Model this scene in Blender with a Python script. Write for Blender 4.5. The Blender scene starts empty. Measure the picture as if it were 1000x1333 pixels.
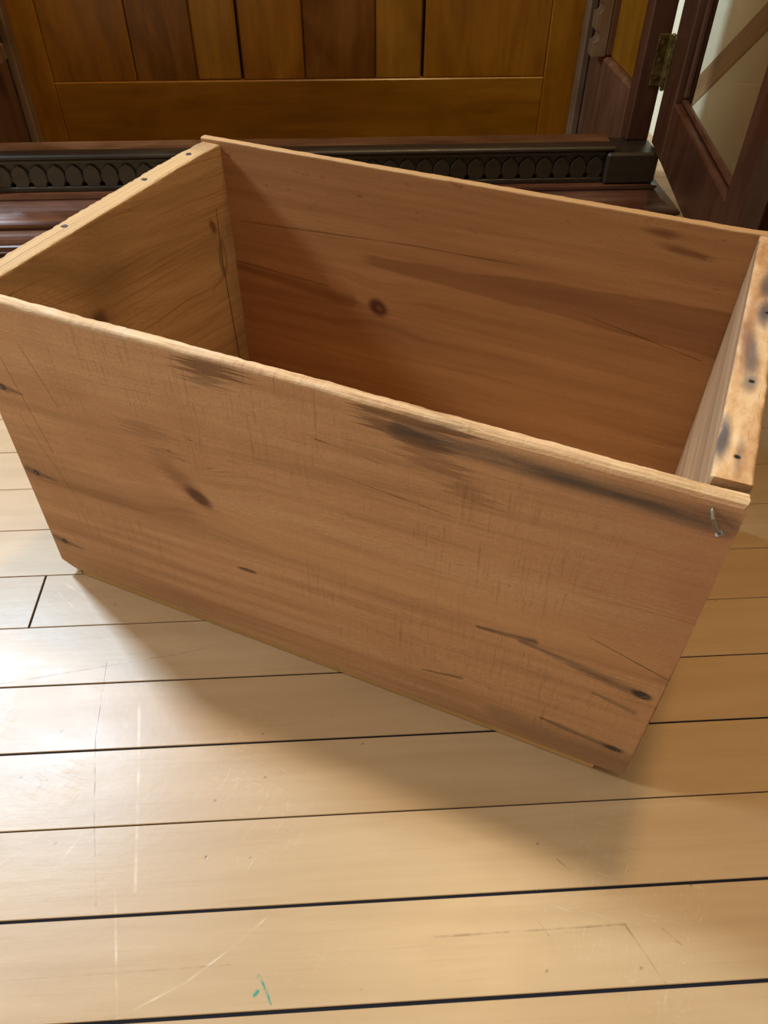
import bpy, math, random
from mathutils import Vector, Matrix

# ------------------------------------------------------------------ camera
scn = bpy.context.scene
COL = scn.collection
F_PX, PITCH, YAW, ROLL, CAM_H = 1008.8, 0.77603, 0.06153, 0.00688, 0.51856
cp, sp, cy, sy = math.cos(PITCH), math.sin(PITCH), math.cos(YAW), math.sin(YAW)
fwd = Vector((sy * cp, cy * cp, -sp)); rgt = Vector((cy, -sy, 0)); upv = rgt.cross(fwd)
cr, sr = math.cos(ROLL), math.sin(ROLL)
RT, UP = cr * rgt + sr * upv, -sr * rgt + cr * upv
cam_d = bpy.data.cameras.new('camera'); cam = bpy.data.objects.new('camera', cam_d); COL.objects.link(cam)
cam_d.sensor_fit = 'VERTICAL'; cam_d.sensor_height = 36; cam_d.lens = F_PX * 36 / 1333
cam_d.clip_start = 0.01
cam.matrix_world = Matrix(((RT.x, UP.x, -fwd.x, 0), (RT.y, UP.y, -fwd.y, 0), (RT.z, UP.z, -fwd.z, CAM_H), (0, 0, 0, 1)))
scn.camera = cam
def floor_at(px, py, z=0.0):
    """point of the floor (height z) that the photograph shows at a pixel"""
    d = RT * ((px - 500) / F_PX) + UP * ((666.5 - py) / F_PX) + fwd
    t = (z - CAM_H) / d.z
    return (d.x * t, d.y * t)

# ------------------------------------------------------------------ world, lights, exposure
w = bpy.data.worlds.new('world'); scn.world = w; w.use_nodes = True
bg = w.node_tree.nodes['Background']; bg.inputs[0].default_value = (1.0, 0.91, 0.77, 1); bg.inputs[1].default_value = 0.29
def area(name, loc, aim, sx, sy_, power, col, spread=180):
    l = bpy.data.lights.new(name, 'AREA'); l.shape = 'RECTANGLE'; l.size = sx; l.size_y = sy_
    l.energy = power; l.color = col; l.spread = math.radians(spread)
    o = bpy.data.objects.new(name, l); COL.objects.link(o); o.location = loc
    o.rotation_euler = (Vector(aim) - Vector(loc)).to_track_quat('-Z', 'Y').to_euler()
    return o
area('window_left_far_offscreen', (-1.30, 1.72, 2.30), (0.0, 0.4, 0.1), 0.27, 0.32, 96, (0.55, 0.77, 1.0))
area('window_left_near_offscreen', (-1.42, 0.72, 1.42), (0.1, 0.6, 0.2), 0.24, 0.28, 18, (0.76, 0.88, 1.0))
pl = bpy.data.lights.new('ceiling_lamp_offscreen', 'POINT'); pl.energy = 56; pl.color = (1.0, 0.69, 0.32); pl.shadow_soft_size = 0.08
po = bpy.data.objects.new('ceiling_lamp_offscreen', pl); COL.objects.link(po); po.location = (0.32, 0.76, 2.2)
vs = scn.view_settings
vs.view_transform = 'Standard'; vs.look = 'None'; vs.exposure = 0.0; vs.gamma = 1.0; vs.use_curve_mapping = False

# ------------------------------------------------------------------ shader expressions
def lin(c):
    return c / 12.92 if c <= 0.04045 else ((c + 0.055) / 1.055) ** 2.4
def rgb(r, g, b):
    return (lin(r / 255), lin(g / 255), lin(b / 255), 1.0)
class S:
    """a socket that can be used in arithmetic"""
    def __init__(s, m, sock): s.m, s.s = m, sock
    def _b(a, op, b, sw=False):
        n = a.m.t.nodes.new('ShaderNodeMath'); n.operation = op
        x, y = (b, a) if sw else (a, b)
        for i, v in enumerate((x, y)):
            if isinstance(v, S): a.m.t.links.new(v.s, n.inputs[i])
            elif v is not None: n.inputs[i].default_value = v
        return S(a.m, n.outputs[0])
    def __add__(a, b): return a._b('ADD', b)
    __radd__ = __add__
    def __sub__(a, b): return a._b('SUBTRACT', b)
    def __rsub__(a, b): return a._b('SUBTRACT', b, True)
    def __mul__(a, b): return a._b('MULTIPLY', b)
    __rmul__ = __mul__
    def __truediv__(a, b): return a._b('DIVIDE', b)
    def max(a, b): return a._b('MAXIMUM', b)
    def min(a, b): return a._b('MINIMUM', b)
    def abs(a): return a._b('ABSOLUTE', None)
    def sqrt(a): return a._b('SQRT', None)
    def pow(a, b): return a._b('POWER', b)
    def sm(a, lo, hi, t0=0.0, t1=1.0):
        """smooth step from t0 at lo to t1 at hi"""
        n = a.m.t.nodes.new('ShaderNodeMapRange'); n.interpolation_type = 'SMOOTHSTEP'
        a.m.t.links.new(a.s, n.inputs[0])
        if lo > hi: lo, hi, t0, t1 = hi, lo, t1, t0
        for i, v in enumerate((lo, hi, t0, t1)): n.inputs[i + 1].default_value = v
        return S(a.m, n.outputs[0])
class Mat:
    def __init__(s, name):
        s.mat = bpy.data.materials.new(name); s.mat.use_nodes = True
        s.t = s.mat.node_tree; s.bsdf = s.t.nodes['Principled BSDF']
    def sep(s, sock):
        n = s.t.nodes.new('ShaderNodeSeparateXYZ'); s.t.links.new(sock, n.inputs[0])
        return [S(s, n.outputs[i]) for i in range(3)]
    def obj(s): return s.sep(s.t.nodes.new('ShaderNodeTexCoord').outputs['Object'])
    def pos(s): return s.sep(s.t.nodes.new('ShaderNodeNewGeometry').outputs['Position'])
    def rnd(s): return S(s, s.t.nodes.new('ShaderNodeObjectInfo').outputs['Random'])
    def vec(s, x, y, z):
        n = s.t.nodes.new('ShaderNodeCombineXYZ')
        for i, v in enumerate((x, y, z)):
            if isinstance(v, S): s.t.links.new(v.s, n.inputs[i])
            else: n.inputs[i].default_value = v
        return n.outputs[0]
    def noise(s, x, y, z, scale=1.0, detail=3.0, rough=0.5, dist=0.0):
        n = s.t.nodes.new('ShaderNodeTexNoise'); s.t.links.new(s.vec(x, y, z), n.inputs['Vector'])
        n.inputs['Scale'].default_value = scale; n.inputs['Detail'].default_value = detail
        n.inputs['Roughness'].default_value = rough; n.inputs['Distortion'].default_value = dist
        return S(s, n.outputs[0])
    def ramp(s, fac, pts):
        n = s.t.nodes.new('ShaderNodeValToRGB'); e = n.color_ramp.elements
        while len(e) < len(pts): e.new(0.5)
        for i, (p, c) in enumerate(pts): e[i].position = p; e[i].color = c
        s.t.links.new(fac.s, n.inputs[0]); return n.outputs[0]
    def mix(s, fac, a, b, mode='MIX'):
        n = s.t.nodes.new('ShaderNodeMix'); n.data_type = 'RGBA'; n.blend_type = mode
        for sock, v in ((n.inputs[0], fac), (n.inputs[6], a), (n.inputs[7], b)):
            if isinstance(v, S): s.t.links.new(v.s, sock)
            elif isinstance(v, (float, int, tuple)): sock.default_value = v
            else: s.t.links.new(v, sock)
        return n.outputs[2]
    def bump(s, h, strength=0.3, dist=0.001):
        n = s.t.nodes.new('ShaderNodeBump'); n.inputs['Strength'].default_value = strength
        n.inputs['Distance'].default_value = dist; s.t.links.new(h.s, n.inputs['Height'])
        s.t.links.new(n.outputs[0], s.bsdf.inputs['Normal'])
    def out(s, col, rough=0.6, spec=0.4, coat=0.0, coat_rough=0.2, metal=0.0):
        for key, v in (('Base Color', col), ('Roughness', rough), ('Specular IOR Level', spec), ('Coat Weight', coat),
                       ('Coat Roughness', coat_rough), ('Metallic', metal)):
            if isinstance(v, S): s.t.links.new(v.s, s.bsdf.inputs[key])
            elif isinstance(v, (float, int, tuple)): s.bsdf.inputs[key].default_value = v
            else: s.t.links.new(v, s.bsdf.inputs[key])
        return s.mat
def ellipse(x, z, cx, cz, rx, rz, ang=0.0, soft=0.5, warp=None):
    c, s_ = math.cos(ang), math.sin(ang); dx, dz = x - cx, z - cz
    a = (dx * c + dz * s_) / rx; b = (dz * c - dx * s_) / rz
    r = (a * a + b * b).sqrt()
    if warp is not None: r = r + warp
    return r.sm(1.0 + soft, 1.0 - soft)
def seg(x, z, x0, z0, x1, z1, w0, w1=None, soft=0.6, warp=None):
    """streak from one point to another, w0 and w1 wide at its ends"""
    if w1 is None: w1 = w0
    dx, dz = x1 - x0, z1 - z0; ln = math.hypot(dx, dz); ux, uz = dx / ln, dz / ln
    t = ((x - x0) * ux + (z - z0) * uz) / ln
    d = ((x - x0) * uz - (z - z0) * ux).abs()
    if warp is not None: d = (d + warp).abs()
    tc = t.max(0.0).min(1.0)
    wd = tc * (w1 - w0) + w0
    over = (t - tc).abs() * ln
    return ((d + over) / wd).sm(1.0 + soft, 1.0 - soft)
def any_of(ms):
    r = ms[0]
    for m_ in ms[1:]: r = r.max(m_)
    return r

# ------------------------------------------------------------------ mesh helpers
def link(name, verts, faces, mat, parent=None, loc=None, rz=0.0, smooth=False):
    me = bpy.data.meshes.new(name); me.from_pydata([tuple(v) for v in verts], [], faces); me.update()
    if smooth: me.polygons.foreach_set('use_smooth', [True] * len(me.polygons))
    if mat: me.materials.append(mat)
    o = bpy.data.objects.new(name, me); COL.objects.link(o)
    if parent: o.parent = parent
    if loc: o.location = loc
    o.rotation_euler.z = rz
    return o
def tag(o, label=None, cat=None, group=None, kind=None):
    for k, v in (('label', label), ('category', cat), ('group', group), ('kind', kind)):
        if v: o[k] = v
    return o
def empty(name, loc=(0, 0, 0), rz=0.0, parent=None):
    o = bpy.data.objects.new(name, None); COL.objects.link(o); o.location = loc; o.rotation_euler.z = rz
    o.empty_display_size = 0.05
    if parent: o.parent = parent
    return o
def box_data(x0, x1, y0, y1, z0, z1, b=0.0):
    """box with all twelve edges chamfered by b"""
    if b <= 0:
        v = [(x, y, z) for z in (z0, z1) for y in (y0, y1) for x in (x0, x1)]
        return v, [(0, 2, 3, 1), (4, 5, 7, 6), (0, 1, 5, 4), (2, 6, 7, 3), (0, 4, 6, 2), (1, 3, 7, 5)]
    C_ = ((x0, x1), (y0, y1), (z0, z1)); v = []; idx = {}
    for i in (0, 1):
        for j in (0, 1):
            for k in (0, 1):
                for ax in range(3):
                    p = []
                    for a, s_ in enumerate((i, j, k)):
                        val = C_[a][s_]
                        if a != ax: val += b if s_ == 0 else -b
                        p.append(val)
                    idx[(i, j, k, ax)] = len(v); v.append(tuple(p))
    f = []
    for ax in range(3):
        a, b_ = [q for q in range(3) if q != ax]
        for s_ in (0, 1):
            q = []
            for (m, n) in ((0, 0), (1, 0), (1, 1), (0, 1)):
                t = [0, 0, 0]; t[ax] = s_; t[a] = m; t[b_] = n; q.append(idx[(*t, ax)])
            f.append(tuple(q))
        for m in (0, 1):
            for n in (0, 1):
                t0 = [0, 0, 0]; t0[a] = m; t0[b_] = n; t1 = list(t0); t1[ax] = 1
                f.append((idx[(*t0, a)], idx[(*t0, b_)], idx[(*t1, b_)], idx[(*t1, a)]))
    for i in (0, 1):
        for j in (0, 1):
            for k in (0, 1): f.append(tuple(idx[(i, j, k, ax)] for ax in range(3)))
    return v, f
def fix_normals(o):
    import bmesh
    bm = bmesh.new(); bm.from_mesh(o.data); bmesh.ops.recalc_face_normals(bm, faces=bm.faces); bm.to_mesh(o.data); bm.free()
    return o
def box(name, x0, x1, y0, y1, z0, z1, mat, parent=None, b=0.0015, **k):
    v, f = box_data(x0, x1, y0, y1, z0, z1, b)
    return fix_normals(link(name, v, f, mat, parent, **k))
def merge(parts):
    V, Fc = [], []
    for v, f in parts:
        n = len(V); V += v; Fc += [tuple(i + n for i in q) for q in f]
    return V, Fc
def prism(outline, y0, y1, b=0.0):
    """outline in (x, z) pushed from y0 (front) to y1, front edge drawn in by b"""
    n = len(outline); cx = sum(p[0] for p in outline) / n; cz = sum(p[1] for p in outline) / n
    v = []
    ins = []
    for (x, z) in outline:
        d = math.hypot(x - cx, z - cz) or 1; k = max(0, d - b) / d
        ins.append((cx + (x - cx) * k, cz + (z - cz) * k))
    v += [(x, y0, z) for x, z in ins]; v += [(x, y0 + b * 0.7, z) for x, z in outline]; v += [(x, y1, z) for x, z in outline]
    f = [tuple(range(n))]
    for r in (0, 1):
        for i in range(n):
            j = (i + 1) % n; f.append((r * n + i, r * n + n + i, r * n + n + j, r * n + j))
    f.append(tuple(range(3 * n - 1, 2 * n - 1, -1)))
    return v, f
def tube(path, rads, n=8):
    v, f = [], []
    for i, p in enumerate(path):
        p = Vector(p); a = Vector(path[max(i - 1, 0)]); b = Vector(path[min(i + 1, len(path) - 1)])
        d = (b - a).normalized(); s_ = d.orthogonal().normalized() if i == 0 else (side - d * side.dot(d)).normalized()
        side = s_; q = d.cross(s_)
        for k in range(n):
            t = 2 * math.pi * k / n; v.append(tuple(p + (s_ * math.cos(t) + q * math.sin(t)) * rads[i]))
    for i in range(len(path) - 1):
        for k in range(n):
            j = (k + 1) % n; f.append((i * n + k, i * n + j, i * n + n + j, i * n + n + k))
    f.append(tuple(range(n - 1, -1, -1))); m = (len(path) - 1) * n; f.append(tuple(range(m, m + n)))
    return v, f

# ------------------------------------------------------------------ materials: floor
def floor_mat():
    m = Mat('maple_strip_floor'); x, y, z = m.pos(); r = m.rnd()
    xs = x + r * 7.0
    g = m.noise(xs * 3.0, y * 60.0, r * 20.0, 1.0, 4, 0.6, 0.4)
    g2 = m.noise(xs * 14.0, y * 420.0, r * 9.0, 1.0, 3, 0.6)
    fig = m.noise(xs * 5.0, y * 18.0, r * 30.0, 1.0, 3, 0.55, 1.2)
    col = m.ramp(g * 0.55 + fig * 0.45, [(0.25, rgb(170, 136, 94)), (0.5, rgb(185, 150, 108)), (0.75, rgb(197, 163, 122))])
    col = m.mix(r.sm(0, 1, 0.0, 0.30), col, rgb(172, 130, 84))
    col = m.mix(g2.sm(0.55, 0.8, 0.0, 0.20), col, rgb(160, 112, 66))
    wob = m.noise(x * 30.0, y * 30.0, 0.0, 1.0, 2) * 0.004 - 0.002
    def L(pts, w0, w1=None):
        fs = [floor_at(*p) for p in pts]
        return any_of([seg(x, y, *fs[i], *fs[i + 1], w0, w1, 0.7, wob * 0.25) for i in range(len(fs) - 1)])
    dark = any_of([L([(140, 860), (125, 960), (123, 1060), (125, 1180)], 0.0004), L([(815, 1205), (868, 1282)], 0.0006, 0.0003),
                   L([(862, 1208), (888, 1230)], 0.0005), L([(560, 1220), (815, 1203)], 0.0006),
                   L([(0, 1278), (300, 1256)], 0.0004) * 0.4, L([(725, 1118), (745, 1135)], 0.0005),
                   L([(320, 830), (240, 850), (0, 890)], 0.0003), L([(702, 1200), (715, 1218)], 0.0004)])
    dark = dark * m.noise(x * 90.0, y * 90.0, 3.0, 1.0, 2).sm(0.35, 0.65, 0.05, 0.5)
    light = any_of([L([(150, 1327), (240, 1280), (300, 1235), (350, 1192)], 0.0007, 0.0004), L([(181, 915), (180, 1020), (176, 1160)], 0.0009),
                    L([(150, 1160), (152, 1320)], 0.0007), L([(108, 1085), (62, 1142)], 0.0006), L([(60, 755), (95, 790)], 0.0004),
                    L([(75, 752), (118, 782)], 0.0004), L([(0, 1125), (30, 1105)], 0.0005), L([(0, 875), (20, 905)], 0.0006)])
    light = light * m.noise(x * 60.0, y * 60.0, 8.0, 1.0, 2).sm(0.4, 0.7, 0.03, 0.30)
    # fine random scuffs in two directions
    a = m.noise(x * 60.0 + y * 160.0, y * 12.0 - x * 8.0, 2.0, 1.0, 2, 0.5); b_ = m.noise(x * 160.0 - y * 90.0, x * 8.0 + y * 14.0, 5.0, 1.0, 2, 0.5)
    scuff = any_of([(a - 0.5).abs().sm(0.006, 0.0, 0.0, 1.0), (b_ - 0.5).abs().sm(0.006, 0.0, 0.0, 1.0)])
    scuff = scuff * m.noise(x * 9.0, y * 9.0, 7.0, 1.0, 2).sm(0.5, 0.7)
    pit = m.noise(x * 130.0, y * 150.0, 1.0, 1.0, 1, 0.5).sm(0.80, 0.84)
    col = m.mix(dark, col, rgb(96, 66, 40)); col = m.mix(light, col, rgb(250, 232, 200))
    col = m.mix(scuff * 0.14, col, rgb(250, 230, 196)); col = m.mix(pit * 0.6, col, rgb(96, 66, 40))
    specks = []
    for q in ((342, 955), (345, 1012), (280, 1042), (72, 1098), (27, 1012), (472, 968), (900, 1152), (700, 1098), (835, 1260), (712, 1264), (150, 787), (80, 952)):
        fx, fy = floor_at(*q); specks.append(ellipse(x, y, fx, fy, 0.0012, 0.0008, 0.5, 0.5))
    col = m.mix(any_of(specks) * 0.45, col, rgb(90, 62, 40))
    g0 = L([(337, 1270), (345, 1285), (353, 1308)], 0.0011, 0.0006).max(L([(331, 1296), (336, 1290)], 0.0010))
    col = m.mix(g0 * m.noise(x * 250.0, y * 120.0, 0.0, 1.0, 2).sm(0.35, 0.6), col, rgb(44, 134, 108))
    gl = m.noise(x * 11.0, y * 16.0, 4.0, 1.0, 4, 0.6)
    ro = gl.sm(0.3, 0.7, 0.32, 0.38) + scuff * 0.15
    h = m.noise(x * 110.0, y * 150.0, 0.0, 1.0, 3, 0.6) * 0.5 + g2 * 0.2 - dark * 0.6 - scuff * 0.3 - pit * 0.5
    m.bump(h, 0.22, 0.0006)
    return m.out(col, ro, 0.42)
M_FLOOR = floor_mat()
m = Mat('dark_floor_joint'); M_JOINT = m.out(rgb(30, 29, 34), 0.9, 0.1)

# ------------------------------------------------------------------ materials: furniture wood
def wood(name, c0, c1, c2, along='x', rough=0.4, coat=0.0, scale=1.0, mottled=0.5, bump=0.12, spec=0.4):
    m = Mat(name); q = m.obj(); r = m.rnd()
    a = q['xyz'.index(along)]; others = [q[i] for i in range(3) if 'xyz'[i] != along]
    g = m.noise(a * (4.0 * scale) + r * 11.0, others[0] * (60.0 * scale), others[1] * (60.0 * scale), 1.0, 4, 0.6, 0.5)
    mo = m.noise(a * (7.0 * scale) + r * 5.0, others[0] * (16.0 * scale), others[1] * (16.0 * scale), 1.0, 3, 0.6, 0.8)
    f = m.noise(a * (25.0 * scale), others[0] * (500.0 * scale), others[1] * (500.0 * scale), 1.0, 2, 0.6)
    col = m.ramp(g * (1 - mottled) + mo * mottled, [(0.3, c0), (0.5, c1), (0.7, c2)])
    col = m.mix(f.sm(0.5, 0.75, 0.0, 0.3), col, c0)
    wear = m.noise(q[0] * 45.0, q[1] * 45.0, q[2] * 45.0, 1.0, 4, 0.65)
    m.bump(g * 0.4 + f * 0.3 + wear * 0.3, bump, 0.001)
    return m.out(col, mo.sm(0.3, 0.7, rough - 0.06, rough + 0.1), spec, coat, 0.2)
M_FRIEZE = wood('blackened_carved_wood', rgb(30, 24, 18), rgb(46, 37, 27), rgb(64, 54, 40), 'x', 0.38)
M_BASE = wood('red_brown_moulding', rgb(60, 32, 20), rgb(94, 58, 40), rgb(130, 90, 68), 'x', 0.34)
M_LEDGE = wood('worn_brown_ledge', rgb(56, 34, 20), rgb(100, 66, 42), rgb(140, 104, 76), 'x', 0.36)
M_POST = wood('dark_brown_post', rgb(54, 30, 19), rgb(78, 46, 30), rgb(98, 62, 42), 'z', 0.42)
M_SIDE = wood('brown_side_frame', rgb(76, 48, 32), rgb(106, 72, 50), rgb(132, 98, 74), 'z', 0.40)
M_DOOR_V = wood('brown_door_stile', rgb(54, 30, 19), rgb(78, 46, 30), rgb(98, 62, 42), 'z', 0.36)
M_STRIP = wood('grey_brown_support_strip', rgb(84, 62, 44), rgb(122, 96, 70), rgb(150, 124, 98), 'z', 0.4)
M_ORANGE_X = wood('amber_varnished_rail', rgb(114, 70, 3), rgb(142, 90, 6), rgb(162, 108, 14), 'x', 0.36, 0.1)
M_ORANGE_Z = wood('amber_varnished_plank', rgb(112, 66, 3), rgb(144, 90, 6), rgb(164, 108, 14), 'z', 0.36, 0.1, 1.0, 0.6)
M_OLIVE_Z = wood('olive_varnished_plank', rgb(122, 78, 8), rgb(148, 98, 14), rgb(168, 116, 28), 'z', 0.38, 0.1, 1.0, 0.6)
M_RED_Z = wood('red_varnished_plank', rgb(86, 48, 8), rgb(116, 70, 10), rgb(144, 92, 28), 'z', 0.36, 0.1, 1.0, 0.7)
M_BROWN_Z = wood('brown_varnished_plank', rgb(76, 42, 6), rgb(100, 60, 8), rgb(122, 76, 14), 'z', 0.38, 0.1, 1.0, 0.7)
M_BATTEN = wood('pale_brown_batten', rgb(128, 92, 54), rgb(160, 120, 76), rgb(186, 148, 100), 'x', 0.6)
m = Mat('aged_brass'); q = m.obj(); n_ = m.noise(q[0] * 160.0, q[1] * 160.0, q[2] * 160.0, 1.0, 3)
M_BRASS = m.out(m.ramp(n_, [(0.35, rgb(78, 66, 34)), (0.65, rgb(132, 116, 64))]), 0.45, 0.5, metal=0.7)
m = Mat('rusty_iron'); q = m.obj(); n_ = m.noise(q[0] * 500.0, q[1] * 500.0, q[2] * 500.0, 1.0, 3)
M_IRON = m.out(m.ramp(n_, [(0.35, rgb(52, 42, 38)), (0.65, rgb(112, 98, 90))]), 0.5, 0.5, metal=0.5)
m = Mat('bare_steel'); M_STEEL = m.out(rgb(132, 116, 100), 0.5, 0.5, metal=0.6)
m = Mat('plaster'); q = m.pos()
n_ = m.noise(q[0] * 9.0, q[1] * 9.0, q[2] * 9.0, 1.0, 4)
m.bump(n_, 0.2, 0.004); M_WALL = m.out(m.ramp(n_, [(0.3, rgb(236, 220, 184)), (0.7, rgb(244, 232, 202))]), 0.8, 0.2)
m = Mat('window_glass'); m.bsdf.inputs['Transmission Weight'].default_value = 1.0; m.bsdf.inputs['IOR'].default_value = 1.45
M_GLASS = m.out((0.96, 0.97, 0.95, 1), 0.02, 0.5)
# clear light path for the pane: thin glass lets light and shadow rays through
t = m.t; tr = t.nodes.new('ShaderNodeBsdfTransparent'); gl = t.nodes.new('ShaderNodeBsdfGlossy'); gl.inputs['Roughness'].default_value = 0.03
lw = t.nodes.new('ShaderNodeLayerWeight'); lw.inputs[0].default_value = 0.5; fr = (S(m, lw.outputs['Facing']).pow(4.0) * 0.5 + 0.02).s; mx = t.nodes.new('ShaderNodeMixShader')
tr.inputs[0].default_value = (0.97, 0.96, 0.93, 1)
t.links.new(fr, mx.inputs[0]); t.links.new(tr.outputs[0], mx.inputs[1]); t.links.new(gl.outputs[0], mx.inputs[2])
t.links.new(mx.outputs[0], t.nodes['Material Output'].inputs[0])

# ------------------------------------------------------------------ setting: floor, walls
random.seed(7)
X0, X1 = -1.30, 0.60
PITCH_B, Y_LINE = 0.0572, 0.46335
fl_o = box('floor', X0, X1, -0.62, 2.20, -0.040, -0.0011, M_JOINT, b=0); tag(fl_o, kind='structure')
gaps = {-2: .0005, -1: .0005, 0: .0007, 1: .0006, 2: .0011, 3: .0015, 4: .0008, 5: .0019, 6: .0021}
jx, _ = floor_at(49, 782)
def board(xa, xb, ya, yb, sk=0.0):
    b = 0.0004; t_ = -0.0001 + random.uniform(-0.0001, 0.0)
    o_ = [(xa + sk, ya), (xb, ya), (xb, yb), (xa - sk, yb)]
    v = [(x, y, -0.012) for x, y in o_] + [(x, y, t_ - b) for x, y in o_]
    v += [(xa + sk + b, ya + b, t_), (xb - b, ya + b, t_), (xb - b, yb - b, t_), (xa - sk + b, yb - b, t_)]
    f = [(3, 2, 1, 0), (8, 9, 10, 11)]
    for r_ in (0, 4):
        for i in range(4):
            j = (i + 1) % 4; f.append((r_ + i, r_ + j, r_ + 4 + j, r_ + 4 + i))
    link('floor_board', v, f, M_FLOOR, fl_o)
for k in range(-30, 18):
    ya = Y_LINE - (k + 1) * PITCH_B + gaps.get(k + 1, .0006) / 2
    yb = Y_LINE - k * PITCH_B - gaps.get(k, .0006) / 2
    cuts = [X0, X1]
    if k == 0: cuts = [X0, jx, X1]
    elif 1 <= k <= 8: cuts = [X0, random.uniform(-1.0, -0.62), X1]
    elif k in (-1, -2, -3, -4): cuts = [X0, -0.75 + 0.07 * k, X1]
    else: cuts = [X0, random.uniform(-0.9, 0.2), X1]
    for i in range(len(cuts) - 1):
        board(cuts[i] + (.0008 if i else 0), cuts[i + 1] - (.0008 if i < len(cuts) - 2 else 0), ya, yb)
wr = box('wall_right', 0.60, 0.72, -0.62, 2.20, -0.04, 2.45, M_WALL, b=0); tag(wr, kind='structure')
wb = box('wall_back', -1.30, 0.72, 2.20, 2.32, -0.04, 2.45, M_WALL, b=0); tag(wb, kind='structure')
v, f = merge([box_data(0.575, 0.60, 1.03, 1.095, 0, 2.2, 0.004), box_data(0.585, 0.60, 0.42, 1.03, 0, 2.2, 0.003), box_data(0.570, 0.60, 1.026, 1.10, 0, 0.16, 0.004)])
tr1 = fix_normals(link('trim_1', v, f, M_POST)); tag(tr1, 'dark brown door casing on the cream wall', kind='structure')

# ------------------------------------------------------------------ bookcase
BX0, BX1, BY = -0.523, 0.432, 1.052
bk = empty('bookcase', ((BX0 + BX1) / 2, 1.20, 0))
tag(bk, 'antique bookcase with amber back planks, carved dark base and open glazed door', 'bookcase')
bk_off = Vector(bk.location)
def bp(o, parent=None):
    """hang an object built in room coordinates on the bookcase"""
    if parent is None:
        o.parent = bk; o.location = Vector(o.location) - bk_off
    else: o.parent = parent
    return o
def bbox(name, x0, x1, y0, y1, z0, z1, mat, b=0.0015): return bp(box(name, x0, x1, y0, y1, z0, z1, mat, b=b))
def sweep(profile, back=1.40):
    """moulding round the left, front and right of the base with mitred corners; profile = (projection, height)"""
    v, f = [], []; n = len(profile)
    for o_, z in profile:
        v += [(BX0 - o_, back, z), (BX0 - o_, BY - o_, z), (BX1 + o_, BY - o_, z), (BX1 + o_, back, z)]
    for i in range(n - 1):
        for k in range(3): f.append((i * 4 + k, i * 4 + k + 1, i * 4 + 5 + k, i * 4 + 4 + k))
    return v, f
def arc(p, q, bulge, n=6):
    (x0, z0), (x1, z1) = p, q; r = []
    for i in range(n + 1):
        t_ = i / n; k = math.sin(t_ * math.pi) * bulge; l_ = math.hypot(x1 - x0, z1 - z0)
        r.append((x0 + (x1 - x0) * t_ + (z1 - z0) / l_ * k * -1, z0 + (z1 - z0) * t_ + (x1 - x0) / l_ * k))
    return r
prof_up = [(-0.02, .0965), (0.004, .0965), (0.004, .0925)] + arc((0.002, .0915), (0.028, .0745), -0.004) + [(0.031, .0735)]
prof_mid = [(0.0305, .0735)] + arc((0.031, .0735), (0.033, .0665), 0.002, 5) + [(0.029, .0655)]
prof_low = [(0.029, .0655)] + arc((0.030, .064), (0.044, .048), 0.003) + arc((0.047, .047), (0.047, .039), -0.003, 5) + [(0.042, .038), (0.042, .034), (0.054, .030), (0.054, 0.0), (-0.02, 0.0)]
for nm, pr, mt in (('base_moulding', prof_up, M_BASE), ('base_bead', prof_mid, M_BASE), ('plinth', prof_low, M_BASE)):
    v, f = sweep(pr); o = bp(fix_normals(link(nm, v, f, mt)))
# carved frieze
FX0, FX1 = -0.452, 0.361
v, f = merge([box_data(FX0, FX1, 1.0645, 1.09, .1098, .1375, .0005), box_data(FX0, FX1, 1.0760, 1.09, .0965, .1099, 0), box_data(FX0, FX1, 1.060, 1.078, .0965, .1035, .001), box_data(FX0, FX1, 1.060, 1.066, .1325, .1375, .0006)])
fz = bp(fix_normals(link('frieze', v, f, M_FRIEZE)))
NS = 35; ps = (FX1 - FX0) / NS
half = [(0.0088, .1030), (0.0082, .1050), (0.0092, .1078), (0.0114, .1098), (0.0116, .1165), (0.0104, .1225), (0.0064, .1275), (0.0, .1318)]
outl = [(-x, z) for x, z in half[:-1]] + [half[-1]] + [(x, z) for x, z in reversed(half[:-1])]
pv, pf = prism(outl, -0.0044, 0.0, 0.0013)
pv2, pf2 = prism([(x * 0.55, 0.1165 + (z - 0.1165) * 0.6) for x, z in outl], -0.0064, -0.0045, 0.002)
sc_me = None
for i in range(NS):
    xx = FX0 + (i + 0.5) * ps
    if sc_me is None:
        o = fix_normals(link('scallop', pv, pf, M_FRIEZE)); sc_me = o.data
    else:
        o = bpy.data.objects.new('scallop', sc_me); COL.objects.link(o)
    o.parent = fz; o.location = (xx, 1.0647, 0)
for x0, x1 in ((BX0, FX0), (FX1, BX1)):
    bbox('corner_block', x0 + .0005, x1, 1.052, 1.115, .0965, .1375, M_FRIEZE, 0.003)
# nosing and ledge above the frieze
ns = []
for i in range(9):
    a_ = math.pi * (0.5 + i / 8); ns.append((1.0635 + 0.0075 * math.cos(a_), .1415 + 0.0042 * math.sin(a_)))
ns += [(1.075, .1375), (1.075, .1455)]
v = [(x, y, z) for x in (FX0 - .012, FX1 + .010) for y, z in ns]; n_ = len(ns)
f = [tuple(range(n_)), tuple(range(2 * n_ - 1, n_ - 1, -1))] + [(i, (i + 1) % n_, n_ + (i + 1) % n_, n_ + i) for i in range(n_)]
bp(fix_normals(link('ledge_nosing', v, f, M_FRIEZE)))
bbox('ledge', BX0 + .03, 0.372, 1.0735, 1.112, .128, .1435, M_LEDGE, .002)
bbox('bottom_panel', BX0 + .03, BX1 - .03, 1.112, 1.36, .040, .055, M_BROWN_Z)
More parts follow.
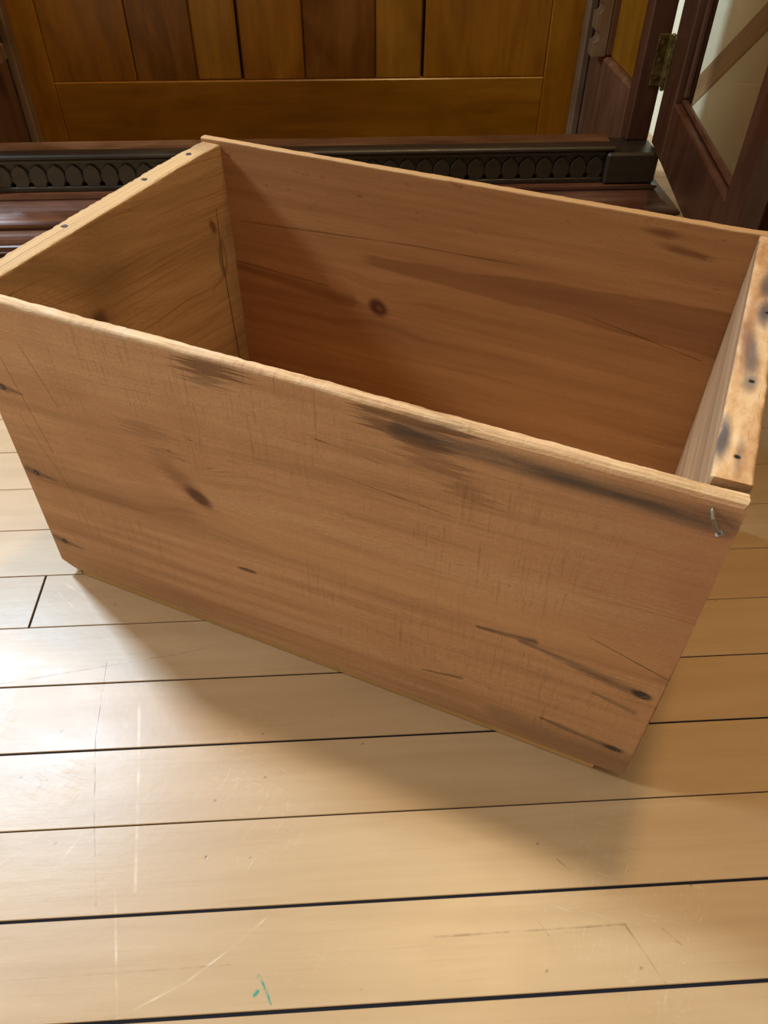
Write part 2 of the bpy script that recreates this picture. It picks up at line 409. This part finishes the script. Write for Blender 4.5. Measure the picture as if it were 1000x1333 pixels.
# sides
def side(s_, xin, xout):
    lo, hi = min(xin, xout), max(xin, xout)
    bbox('front_post', lo, hi - (.0035 if s_ > 0 else 0), 1.100, 1.126, .1375, 1.58, M_POST)
    inner = xin; pan = xin + s_ * .010
    a_, b_ = sorted((inner, xout))
    bbox('side_rail', a_, b_, 1.126, 1.372, .040, .199, M_SIDE, .004)
    bbox('side_stile', a_, b_, 1.262, 1.372, .199, 1.58, M_SIDE, .003)
    a_, b_ = sorted((pan, xout))
    bbox('side_panel', a_, b_, 1.126, 1.262, .199, 1.58, M_OLIVE_Z)
    # panel moulding next to the front post
    a_, b_ = sorted((inner, pan))
    v, f = merge([([(inner, 1.126, .199), (pan, 1.126, .199), (pan, 1.139, .199), (inner, 1.126, 1.58), (pan, 1.126, 1.58), (pan, 1.139, 1.58)],
                   [(0, 2, 1), (3, 4, 5), (0, 3, 5, 2), (0, 1, 4, 3), (1, 2, 5, 4)])])
    bp(fix_normals(link('panel_bead', v, f, M_ORANGE_Z)))
    # shelf support with half-round notches towards the inside
    ol = []; z = .200; depth = 0.020
    xa, xb = xin, xin - s_ * depth
    pts = [(xa, z), (xb, z)]
    while z < 1.5:
        for k in range(7):
            t_ = math.pi * k / 6; pts.append((xb + s_ * .008 * math.sin(t_), z + .018 + .008 - .008 * math.cos(t_)))
        z += 0.036
    pts += [(xb, 1.54), (xa, 1.54)]
    n_ = len(pts)
    v = [(x, 1.262, zz) for x, zz in pts] + [(x, 1.286, zz) for x, zz in pts]
    f = [tuple(range(n_)), tuple(range(2 * n_ - 1, n_ - 1, -1))] + [(i, (i + 1) % n_, n_ + (i + 1) % n_, n_ + i) for i in range(n_)]
    bp(fix_normals(link('shelf_support', v, f, M_STRIP)))
    a_, b_ = sorted((xin, xin - s_ * .014))
    bbox('corner_strip', a_, b_, 1.332, 1.357, .055, 1.54, M_STRIP, .003)
side(1, 0.398, BX1); side(-1, -0.490, BX0)
# back: rail, stiles, planks
bbox('back_rail', -0.436, 0.335, 1.355, 1.375, .040, .148, M_ORANGE_X, .0015)
bbox('back_stile', -0.490, -0.436, 1.355, 1.375, .040, 1.58, M_ORANGE_Z, .0015)
bbox('back_stile', 0.335, 0.398, 1.355, 1.375, .040, 1.58, M_ORANGE_Z, .0015)
edges = [(-.436, -.3085, M_ORANGE_Z, .0015), (-.3075, -.2145, M_RED_Z, .0015), (-.2135, -.1460, M_OLIVE_Z, .003), (-.1415, -.0460, M_ORANGE_Z, .002),
         (-.0450, .0655, M_RED_Z, .002), (.0665, .1370, M_OLIVE_Z, .002), (.1420, .3352, M_ORANGE_Z, .002)]
for i, (a_, b_, mt, bv) in enumerate(edges):
    yy = 1.3585 + (0.0012 if i in (1, 4) else 0)
    bbox('back_plank', a_, b_, yy, 1.374, .1475, 1.58, mt, bv)
box_back = bbox('back_sheet', -0.50, 0.41, 1.3742, 1.379, .04, 1.58, M_POST, 0)
bbox('top_board', BX0 - .015, BX1 + .015, 1.085, 1.39, 1.58, 1.61, M_POST, .004)
bbox('cornice', BX0 - .03, BX1 + .03, 1.07, 1.39, 1.61, 1.67, M_POST, .012)
# open glazed door, hinged on the right post
dz = -math.atan2(0.4329, 0.0665) - math.pi          # local +x runs from the hinge to the free edge
DW, DH0, DH1, DT = 0.413, .1390, 1.56, 0.022
dang = math.atan2(0.65243 - 1.08533, 0.36029 - 0.42678)
hx, hy = 0.4285, 1.0850
def frame_data():
    P = []
    # local y: 0 = face seen from the room's left (inside of the door), positive = outside
    P.append(box_data(0, .073, 0, DT, DH0, DH1, .002)); P.append(box_data(.361, DW, 0, DT, DH0, DH1, .002))
    P.append(box_data(.0725, .3615, .0004, DT - .0004, DH0, .2105, .002)); P.append(box_data(.0725, .3615, .0004, DT - .0004, DH1 - .07, DH1, .002))
    return merge(P)
v, f = frame_data()
door = fix_normals(link('door', v, f, M_DOOR_V)); door.location = (hx, hy, 0); door.rotation_euler.z = dang
bp(door)
o = box('glass_pane', .070, .364, .0165, .0190, .207, DH1 - .067, M_GLASS, door, b=0)
def bead(x0, x1, z0, z1): return box_data(x0, x1, .0085, .0164, z0, z1, .0025)
v, f = merge([bead(.073, .361, .2105, .2165), bead(.073, .361, DH1 - .076, DH1 - .07), bead(.073, .079, .2165, DH1 - .076), bead(.355, .361, .2165, DH1 - .076)])
fix_normals(link('glazing_bead', v, f, M_DOOR_V, door))
hp = []
for (z0, z1) in ((.2060, .2660), (1.30, 1.36)):
    leaf = [box_data(-.0035, .009, -.0016, .0002, z0, z1, .0004), tube([(-.0025, -.002, z0), (-.0025, -.002, z1)], [.0028, .0028], 10),
            tube([(-.0025, -.002, z0 - .003), (-.0025, -.002, z0 - .001), (-.0025, -.002, z0)], [.0012, .0034, .0030], 10),
            tube([(-.0025, -.002, z1), (-.0025, -.002, z1 + .001), (-.0025, -.002, z1 + .003)], [.0030, .0034, .0012], 10)]
    for k in (.15, .5, .85): leaf.append(tube([(.0045, -.0012, z0 + (z1 - z0) * k), (.0045, -.0024, z0 + (z1 - z0) * k)], [.0018, .0014], 8))
    fix_normals(link('hinge', *merge(leaf), M_BRASS, door))
    # leaf screwed to the front of the post
    lf = [box_data(0.413, 0.4285, 1.0984, 1.1002, z0, z1, .0004)]
    for k in (.15, .5, .85): lf.append(tube([(.4195, 1.0990, z0 + (z1 - z0) * k), (.4195, 1.0974, z0 + (z1 - z0) * k)], [.0020, .0015], 8))
    bp(fix_normals(link('hinge_leaf', *merge(lf), M_BRASS)))
    bp(fix_normals(link('hinge_pin', *tube([(.4275, 1.0955, z0), (.4275, 1.0955, z1)], [.0030, .0030], 10), M_BRASS)))

# wooden batten leaning along the right wall, seen through the door glass
ln = 0.78; ang = math.radians(40)
v, f = box_data(0, ln, -.016, 0.0, -.021, .021, .003)
bt = fix_normals(link('wooden_batten', v, f, M_BATTEN))
bt.matrix_world = Matrix.Translation((0.599, 1.50, 0.0165)) @ Matrix(((0, -1, 0, 0), (-1, 0, 0, 0), (0, 0, 1, 0), (0, 0, 0, 1))) @ Matrix.Rotation(-ang, 4, 'Y')
tag(bt, 'plain brown wooden batten leaning on the cream wall behind the glazed door', 'batten')

# ------------------------------------------------------------------ crate
L_, W_, H_, TE, TF, ZB = 0.4896, 0.3000, 0.2655, 0.0194, 0.0076, 0.0070
crate = empty('wooden_crate', (-0.25219, 0.46933, 0), -0.47005)
tag(crate, 'empty weathered pine crate with nailed corners standing on the strip floor', 'crate')

def grain_base(m, x, y, z, c0, c1, c2, knots=(), seed=0.0, saw=0.5, slope=0.0, curve=0.0):
    """pine grain along x that bends round knots; returns colour, height and a warp noise"""
    zz = z + y * 0.6 + x * slope
    if curve: zz = zz + (x - 0.25) * (x - 0.25) * curve
    for (kx, kz, kr) in knots:
        e = ellipse(x, z, kx, kz, kr * 3.2, kr * 2.0, 0, 0.9)
        zz = zz + (z - kz) * e * 0.7
    big = m.noise(x * 2.2 + seed, zz * 16.0, seed, 1.0, 3, 0.5, 0.3)
    mid = m.noise(x * 4.0 + seed, zz * 90.0, seed + 3.0, 1.0, 4, 0.6, 0.2)
    fine = m.noise(x * 30.0 + seed, zz * 900.0, seed + 7.0, 1.0, 3, 0.6)
    col = m.ramp(big * 0.5 + mid * 0.5, [(0.3, c0), (0.5, c1), (0.7, c2)])
    line = m.noise(x * 1.6 + seed, zz * 60.0, seed + 5.0, 1.0, 2, 0.5)
    ring = (line - 0.5).abs().sm(0.010, 0.0, 0.0, 1.0) * m.noise(x * 7.0, z * 20.0, seed, 1.0, 2).sm(0.48, 0.62)
    col = m.mix(ring * 0.32, col, c0)
    col = m.mix(fine.sm(0.5, 0.78, 0.0, 0.35), col, c0)
    fuzz = m.noise(x * 500.0, z * 650.0, y * 500.0 + seed, 1.0, 3, 0.7)
    fleck = m.noise(x * 55.0 + seed, zz * 520.0, seed + 11.0, 1.0, 2, 0.6).sm(0.66, 0.74) * m.noise(x * 6.0, z * 14.0, seed + 1.0, 1.0, 3).sm(0.45, 0.62)
    col = m.mix(fleck * 0.55, col, c0, 'MULTIPLY') if saw > 0.5 else m.mix(fleck * 0.3, col, c0)
    col = m.mix(fuzz.sm(0.42, 0.62, 0.0, 0.20), col, c0)
    h = fine * 0.5 + mid * 0.4 - ring * 0.4 + fuzz * 0.7 - fleck * 0.6
    if saw > 0:
        s_ = m.noise(x * 420.0, z * 26.0 + x * 30.0, seed, 1.0, 4, 0.7)
        patch = m.noise(x * 9.0, z * 11.0, seed + 2.0, 1.0, 2).sm(0.42, 0.62)
        sm_ = s_.sm(0.54, 0.72) * patch
        col = m.mix(sm_ * saw * 0.55, col, c0); h = h - sm_ * saw * 0.6
        s2 = s_.sm(0.46, 0.28) * patch
        col = m.mix(s2 * saw * 0.22, col, c2)
    return col, h
def feather(m, x, z, seed, amp=1.0):
    """torn-fibre edge: long along the grain"""
    return (m.noise(x * 12.0, z * 520.0, seed, 1.0, 3, 0.65) - 0.5) * amp

def front_mat():
    m = Mat('pine_front_board'); x, y, z = m.obj()
    c0, c1, c2 = rgb(164, 118, 78), rgb(208, 156, 110), rgb(222, 177, 130)
    col, h = grain_base(m, x, y, z, c0, c1, c2, [(.165, .146, .012)], 1.3, 0.85, -0.05)
    fw = feather(m, x, z, 3.0, 3.0); fw2 = feather(m, x, z, 9.0, 1.8)
    blot = m.noise(x * 7.0, z * 9.0, 4.0, 1.0, 4, 0.6)
    col = m.mix(blot.sm(0.48, 0.68, 0.0, 0.45), col, rgb(182, 128, 84))
    # paler band that follows the grain under the knot
    band = seg(x, z, .17, .128, .48, .128, .012, .010, 0.8, fw * 0.002)
    col = m.mix(band * 0.40, col, rgb(216, 164, 112))
    col = m.mix(ellipse(x, z, .49, .20, .07, .05, 0, .9) * 0.35, col, rgb(170, 104, 82))
    # torn brown stains near the top edge
    xf = x + (m.noise(x * 5.0, z * 430.0, 4.0, 1.0, 3, .65) - .5) * .085 + fw * .003
    st = any_of([ellipse(xf, z, .194, .2570, .019, .0066, 0.05, .25), ellipse(xf, z, .190, .2475, .013, .0040, 0.0, .3) * 0.65,
                 ellipse(xf, z, .134, .193, .017, .0070, 0, .5) * .40, ellipse(xf, z, .148, .178, .012, .0050, 0, .5) * .40])
    stc = m.mix(blot.sm(.35, .65), rgb(122, 78, 42), rgb(88, 52, 28))
    col = m.mix(st * 0.66, col, stc)
    s2 = any_of([seg(xf, z, .284, .2595, .345, .2605, .0012, .0050, .4), ellipse(xf, z, .316, .2490, .026, .0060, -.12, .22), ellipse(xf, z, .338, .2360, .020, .0062, -.25, .25) * .55,
                 ellipse(xf, z, .356, .2200, .016, .0055, -.25, .3) * .5])
    col = m.mix(s2 * 0.70, col, stc)
    grey = seg(x, z, .312, .2515, .487, .2480, .0045, .0062, .9, fw2 * .0035)
    gn = m.noise(x * 18.0, z * 160.0, 2.0, 1.0, 3, .6).sm(.25, .65, .45, 1.0)
    col = m.mix(grey * gn * 0.85, col, rgb(74, 66, 62))
    # long grey streaks that run into the nails
    wig = m.noise(x * 26.0, 3.0, 1.0, 1.0, 3, .6) * .006 - .003
    g2 = any_of([seg(x, z, .372, .1090, .410, .1135, .0010, .0024, .9, fw2 * .0016 + wig * .4), seg(x, z, .400, .1100, .478, .0975, .0016, .0040, 1.0, fw2 * .0020 + wig * .6),
                 seg(x, z, .452, .0830, .480, .0770, .0010, .0026, .9, fw2 * .0016) * .55, seg(x, z, .425, .0340, .476, .0292, .0012, .0030, .9, fw2 * .0016 + wig * .4) * .9,
                 seg(x, z, .336, .0395, .366, .0470, .0006, .0016, .9, fw2 * .0008 + wig * .3) * .8])
    col = m.mix(g2 * gn * 0.80, col, rgb(74, 60, 50))
    hol = any_of([ellipse(x, z, .4795, .0975, .0062, .0034, -.1, .4, fw2 * .3), ellipse(x, z, .4765, .0294, .0070, .0024, 0, .4, fw2 * .3)])
    col = m.mix(hol * .85, col, rgb(46, 38, 36))
    low = seg(x, z, .39, .020, .49, .012, .006, .018, .9, fw * .002)
    col = m.mix(low * .35, col, rgb(120, 92, 70))
    nails = any_of([seg(x, z, .004, nz + .001, .032, nz - .002, .0036, .0006, .9, fw2 * .0012) for nz in (.193, .112, .0352)])
    col = m.mix(nails * 0.6, col, rgb(82, 66, 54))
    # knot and a small dart
    kn = ellipse(x, z, .1665, .1450, .0105, .0055, -0.55, .45, fw2 * .35 + wig * 40.0)
    col = m.mix(ellipse(x, z, .157, .154, .022, .007, -.75, .9, fw * .25) * .5, col, rgb(126, 78, 46))
    col = m.mix(kn * .8, col, rgb(86, 44, 30))
    col = m.mix(ellipse(x, z, .197, .0832, .0080, .0018, 0.05, .3, fw2 * .6) * .8, col, rgb(92, 66, 48))
    # drying cracks
    cr_ = any_of([seg(x, z, .4400, .1350, .4896, .1200, .0002, .0005, .6, wig * .15), seg(x, z, .262, .228, .306, .2235, .0004, .0002, .7, wig * .35 + fw2 * .0004), seg(x, z, .275, .2050, .352, .1990, .0004, .0002, .7, wig * .4 + fw2 * .0004)])
    cr_ = cr_ * m.noise(x * 45.0, z * 20.0, 5.0, 1.0, 2).sm(.35, .6, .15, 1.0)
    col = m.mix(cr_ * .7, col, rgb(84, 52, 32))
    # bare fibre on the top arris at left, whitened with painted window light
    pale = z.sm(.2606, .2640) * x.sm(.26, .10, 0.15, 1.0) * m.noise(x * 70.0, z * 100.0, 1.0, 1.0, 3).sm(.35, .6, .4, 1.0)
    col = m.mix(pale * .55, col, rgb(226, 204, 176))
    arris = (z + x.sm(.24, .36, 0.0, .0016)).sm(.2612, .2650) * (m.noise(x * 40.0, z * 160.0, 6.0, 1.0, 3) ).sm(.30, .55, .35, 1.0)  # worn arris, its pale tone also a painted catch-light along the edge
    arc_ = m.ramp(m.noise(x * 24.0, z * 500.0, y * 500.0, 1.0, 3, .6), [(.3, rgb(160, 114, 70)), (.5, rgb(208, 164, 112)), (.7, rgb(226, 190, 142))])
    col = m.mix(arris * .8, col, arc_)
    # scratches across the grain
    scr = any_of([seg(x, z, .020, .240, .040, .140, .0004), seg(x, z, .046, .235, .062, .190, .0004), seg(x, z, .02, .17, .05, .09, .0003)])
    col = m.mix(scr * .5, col, rgb(112, 74, 44))
    m.bump(h - cr_ * 1.0 - st * .6 - s2 * .6 - scr * .4, 0.5, 0.0009)
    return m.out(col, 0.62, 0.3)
def back_mat():
    m = Mat('pine_back_board'); x, y, z = m.obj()
    c0, c1, c2 = rgb(138, 94, 54), rgb(170, 121, 74), rgb(188, 140, 90)
    col, h = grain_base(m, x, y, z, c0, c1, c2, [(.172, .139, .010)], 5.1, 0.15, 0.0)
    fw = feather(m, x, z, 2.0, 1.6)
    wv = m.noise(x * 14.0, z * 20.0, 6.0, 1.0, 2) * .012 - .006
    tongue = x.sm(.150, .170) * (z - .1885 - wv - (x - .155) * .052).sm(.0012, -.0012) * (z - .1800 - wv * .6 + (x - .155) * .055).sm(-.0012, .0012)
    col = m.mix(tongue * .48, col, rgb(112, 64, 30))
    band = seg(x, z, .02, .150, .145, .140, .003, .006, .8, fw * .003)
    col = m.mix(band * .5, col, rgb(104, 60, 28))
    col = m.mix(ellipse(x, z, .1715, .1392, .0095, .0078, -.6, .45) * .9, col, rgb(62, 28, 12))
    col = m.mix(ellipse(x, z, .1730, .1385, .0030, .0030, 0, .6) * .8, col, rgb(126, 72, 42))
    spots = m.noise(x * 60.0, z * 130.0, 3.0, 1.0, 3, .6).sm(.60, .72) * z.sm(.19, .25)
    col = m.mix(spots * .45, col, rgb(104, 58, 28))
    col = m.mix(any_of([ellipse(x, z, .424, .2445, .018, .003, -.1, .6, fw), ellipse(x, z, .405, .2555, .012, .003, 0, .6, fw)]) * .65, col, rgb(98, 52, 24))
    cr_ = any_of([seg(x, z, .03, .1965, .205, .2065, .0003, .0006, .6, wv * .2), seg(x, z, .205, .2065, .30, .2080, .0006, .0003, .7, wv * .2),
                  seg(x, z, .34, .1800, .46, .1580, .0003, .0006, .6, wv * .3), seg(x, z, .02, .155, .12, .150, .0004, .0006, .6, wv * .2)])
    col = m.mix(cr_ * .6, col, rgb(84, 44, 18))
    # sawn top edge
    col = m.mix(z.sm(.2652, .2662) * .6, col, rgb(206, 162, 108))
    m.bump(h - cr_, 0.3, 0.0007)
    return m.out(col, 0.55, 0.35)
def left_mat():
    m = Mat('pine_left_end'); x, y, z = m.obj()
    c0, c1, c2 = rgb(138, 102, 62), rgb(176, 136, 90), rgb(194, 156, 108)
    col, h = grain_base(m, x, y, z, c0, c1, c2, [(.089, .193, .016), (.262, .166, .008)], 8.7, 0.0, 0.10, -.9)
    lw_ = m.noise(x * 7.0, z * 9.0, 2.0, 1.0, 2) * .016
    lines = m.noise(x * 4.0, (z + x * .12 + lw_) * 380.0, 2.0, 1.0, 3, .6).sm(.52, .68)
    col = m.mix(lines * .55, col, rgb(136, 90, 46))
    nz = m.noise(x * 40.0, z * 60.0, 3.0, 1.0, 3) * .8 - .4
    col = m.mix(ellipse(x, z, .089, .192, .030, .020, .3, .9, nz) * .45, col, rgb(128, 88, 46))
    col = m.mix(ellipse(x, z, .089, .191, .011, .009, .2, .5, nz * .5) * .8, col, rgb(74, 46, 26))
    col = m.mix(ellipse(x, z, .110, .222, .022, .03, .3, .9, nz) * .3, col, rgb(116, 86, 48))
    # split along the corner with an oval knot on it
    cr_ = any_of([seg(x, z, .2645, .214, .2625, .160, .0004, .0006, .5), seg(x, z, .2625, .160, .2690, .0, .0006, .0009, .5)])
    col = m.mix(cr_ * .9, col, rgb(50, 28, 14))
    ring = ellipse(x, z, .2640, .1660, .0062, .0165, 0, .35) - ellipse(x, z, .2645, .1665, .0042, .0125, 0, .45) * .75
    col = m.mix(ring * .75, col, rgb(70, 50, 34))
    col = m.mix(ellipse(x, z, .2555, .2010, .0035, .0080, .5, .5, nz * .5) * .75, col, rgb(98, 50, 26))
    col = m.mix(seg(x, z, .24, .145, .262, .150, .001, .002, .8, nz * .002) * .4, col, rgb(112, 70, 36))
    # end grain lines and pale bare wood on the top edge
    topm = z.sm(.2636, .2650)
    tl = m.noise(x * 3.0, y * 700.0, 1.0, 1.0, 2).sm(.5, .68)
    topc = m.mix(tl * .7, rgb(200, 158, 104), rgb(136, 94, 54))
    col = m.mix(topm * .85, col, topc)
    m.bump(h - cr_ * 2.0 - lines * .3 - tl * topm * .5, 0.4, 0.0008)
    return m.out(col, 0.62, 0.3)
def right_mat():
    m = Mat('pine_right_end'); x, y, z = m.obj()
    c0, c1, c2 = rgb(146, 110, 76), rgb(182, 142, 102), rgb(202, 164, 124)
    col, h = grain_base(m, x, y, z, c0, c1, c2, [], 12.4, 0.0, 0.0)
    lines = m.noise(x * 3.0, z * 120.0, 2.0, 1.0, 3, .5).sm(.5, .66)
    col = m.mix(lines * .5, col, rgb(132, 98, 70))
    topm = z.sm(.2652, .2672)
    nz = m.noise(x * 50.0, y * 130.0, 3.0, 1.0, 3) * .9 - .45
    tc = m.ramp(m.noise(x * 26.0, y * 60.0, 5.0, 1.0, 4, .6), [(.3, rgb(170, 116, 68)), (.5, rgb(206, 158, 108)), (.7, rgb(226, 188, 142))])
    # y runs outwards-in: 0 = outer face, TE = inner face
    st = any_of([ellipse(x, y, .208, .0085, .022, .0045, 0, .7, nz) * .9, ellipse(x, y, .168, .0075, .016, .0040, 0, .7, nz), ellipse(x, y, .118, .0120, .030, .0042, .10, .7, nz) * .9,
                 ellipse(x, y, .088, .0090, .010, .0035, 0, .8, nz) * .8, ellipse(x, y, .031, .0180, .018, .0040, 0, .5, nz * .6), ellipse(x, y, .020, .0085, .012, .0016, 0, .9, nz) * .6])
    tc = m.mix(st * .9, tc, rgb(74, 68, 70))
    tc = m.mix(ellipse(x, y, .150, .0150, .040, .0030, 0, .9, nz) * .5, tc, rgb(150, 92, 62))
    holes = any_of([ellipse(x, y, hx_, hy_, .0016, .0016, 0, .4) for hx_, hy_ in ((.0882, .0085), (.0188, .0092), (.1680, .0060))])
    tc = m.mix(holes, tc, rgb(24, 18, 16))
    col = m.mix(topm, col, tc)
    m.bump(h - lines * .3 - holes * topm * 3.0 + nz * topm * .5, 0.45, 0.0009)
    return m.out(col, 0.6, 0.35)
def bottom_mat():
    m = Mat('pale_pine_bottom'); x, y, z = m.obj()
    col, h = grain_base(m, x, y, z, rgb(176, 128, 74), rgb(218, 172, 108), rgb(232, 192, 130), [], 2.2, 0.0)
    m.bump(h, .3, .0006); return m.out(col, 0.5, 0.4)
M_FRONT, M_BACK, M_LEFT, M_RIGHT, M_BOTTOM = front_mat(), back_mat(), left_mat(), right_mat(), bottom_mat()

def vnoise(seed, n, smooth=3):
    r = random.Random(seed); a = [r.uniform(-1, 1) for _ in range(n + 2 * smooth)]
    return [sum(a[i:i + 2 * smooth + 1]) / (2 * smooth + 1) * 2 for i in range(n)]
def plank(name, ln, th, hgt, mat, loc, rz, seed, rf=lambda t: .0015, rb=lambda t: .0012, zt=lambda t: 0.0, zb=lambda t: 0.0, chip=.0006, nx=160, ragged=.0008):
    """worn board lofted along x; front (y=0) and back (y=th) top arrises rounded by rf and rb"""
    n1, n2, n3 = vnoise(seed, nx + 1, 2), vnoise(seed + 1, nx + 1, 1), vnoise(seed + 2, nx + 1, 4)
    v, f = [], []; per = None
    er = random.Random(seed + 5)
    for i in range(nx + 1):
        t_ = i / nx; x = ln * t_
        top = hgt + zt(t_) + n3[i] * .0003; bot = zb(t_)
        a, b = max(.0006, rf(t_) + n1[i] * chip), max(.0006, rb(t_) + n2[i] * chip)
        a, b = min(a, th * .75), min(b, th * .45)
        if a + b > th * .98: b = th * .98 - a
        pr = [(0, bot + .001), (0, bot + (top - bot) * .33), (0, bot + (top - bot) * .66)]
        for k in range(5):
            q_ = math.pi / 2 * k / 4; pr.append((a * (1 - math.cos(q_)), top - a * 1.15 * (1 - math.sin(q_))))
        for k in range(4):
            q_ = math.pi / 2 * (1 - k / 3); pr.append((th - b * (1 - math.cos(q_)), top - b * (1 - math.sin(q_))))
        pr += [(th, bot + (top - bot) * .5), (th, bot + .001), (th - .001, bot), (.001, bot)]
        per = len(pr)
        for j, (y_, z_) in enumerate(pr):
            e = er.uniform(-ragged, ragged) if i in (0, nx) else 0
            v.append((x + e, y_, z_))
    for i in range(nx):
        for k in range(per):
            j = (k + 1) % per; f.append((i * per + k, (i + 1) * per + k, (i + 1) * per + j, i * per + j))
    f.append(tuple(range(per))); f.append(tuple(range(nx * per + per - 1, nx * per - 1, -1)))
    return fix_normals(link(name, v, f, mat, crate, loc, rz))
def ss(a, b, t_):
    u = min(1, max(0, (t_ - a) / (b - a))); return u * u * (3 - 2 * u)
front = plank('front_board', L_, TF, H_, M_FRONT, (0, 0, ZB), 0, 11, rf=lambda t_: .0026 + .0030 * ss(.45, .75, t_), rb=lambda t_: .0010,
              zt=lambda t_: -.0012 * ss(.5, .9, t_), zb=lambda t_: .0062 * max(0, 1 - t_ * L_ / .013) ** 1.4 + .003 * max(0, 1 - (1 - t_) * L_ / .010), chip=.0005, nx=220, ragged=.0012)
back = plank('back_board', L_, TF, H_ + .0015, M_BACK, (0, W_ - TF, ZB), 0, 23, rf=lambda t_: .0009, rb=lambda t_: .0012, chip=.0005)
LE = W_ - 2 * TF
# local x of an end board runs from the front board to the back board
left = plank('end_board', LE - .0006, TE, H_ - .0005, M_LEFT, (TE, TF + .0003, ZB), math.pi / 2, 37, rf=lambda t_: .0014, rb=lambda t_: .0016, zt=lambda t_: -.0012 * ss(.85, 1, t_), chip=.0008)
right = plank('end_board', LE - .0030, TE, H_ + .0022, M_RIGHT, (L_, TF + .0024, ZB), math.pi / 2, 51, rf=lambda t_: .0020, rb=lambda t_: .0020, zt=lambda t_: -.0010 * ss(.9, 1, t_), chip=.0010)
for i in range(3):
    wv = (W_ - .0030) / 3
    box('bottom_board', .0175, .4690 - .002 * i, .0014 + i * wv, .0014 + (i + 1) * wv - .0020, 0.0, ZB + .0002, M_BOTTOM, crate, b=.0008)
# nails: heads are children of the board they hold
def head_data(r=.0028, seed=0, proud=.0008):
    rr = random.Random(seed); n = 10; out = [(r * (1 + rr.uniform(-.15, .15)) * math.cos(2 * math.pi * k / n), r * (1 + rr.uniform(-.15, .15)) * math.sin(2 * math.pi * k / n)) for k in range(n)]
    v = [(x, .002, z) for x, z in out] + [(x, -proud * .4, z) for x, z in out] + [(x * .8, -proud, z * .8) for x, z in out]
    f = [tuple(range(2 * n, 3 * n))]
    for r_ in (0, n):
        for k in range(n):
            j = (k + 1) % n; f.append((r_ + k, r_ + j, r_ + n + j, r_ + n + k))
    return v, f
for i, (x, z) in enumerate(((.0135, .193), (.0122, .112), (.0123, .0352), (.4808, .0973), (.4775, .0294))):
    o = fix_normals(link('nail', *head_data(.0026, i), M_IRON, front, (x, 0, z)))
    if i == 4: o.scale = (.8, 1, .6)
for i, (u_, v_) in enumerate(((.0075, .1024), (.0079, .1972), (.0093, .2582))):
    hv, hf = head_data(.0026, 20 + i)
    hv = [(x, z, -y) for x, y, z in hv]
    fix_normals(link('nail', hv, hf, M_IRON, left, (v_ - TF, TE - u_, H_ - .0008)))
pth = [(.4752, .002, .2565), (.4756, -.0020, .2560), (.4768, -.0046, .2540), (.4788, -.0052, .2505), (.4812, -.0048, .2472), (.4822, -.0046, .2462)]
v, f = merge([tube(pth, [.0009] * 6, 8), tube([(.4820, -.0046, .2464), (.4826, -.0045, .2456)], [.0022, .0020], 10)])
fix_normals(link('bent_nail', v, f, M_STEEL, front))['label'] = 'bent steel nail sticking out of the board'
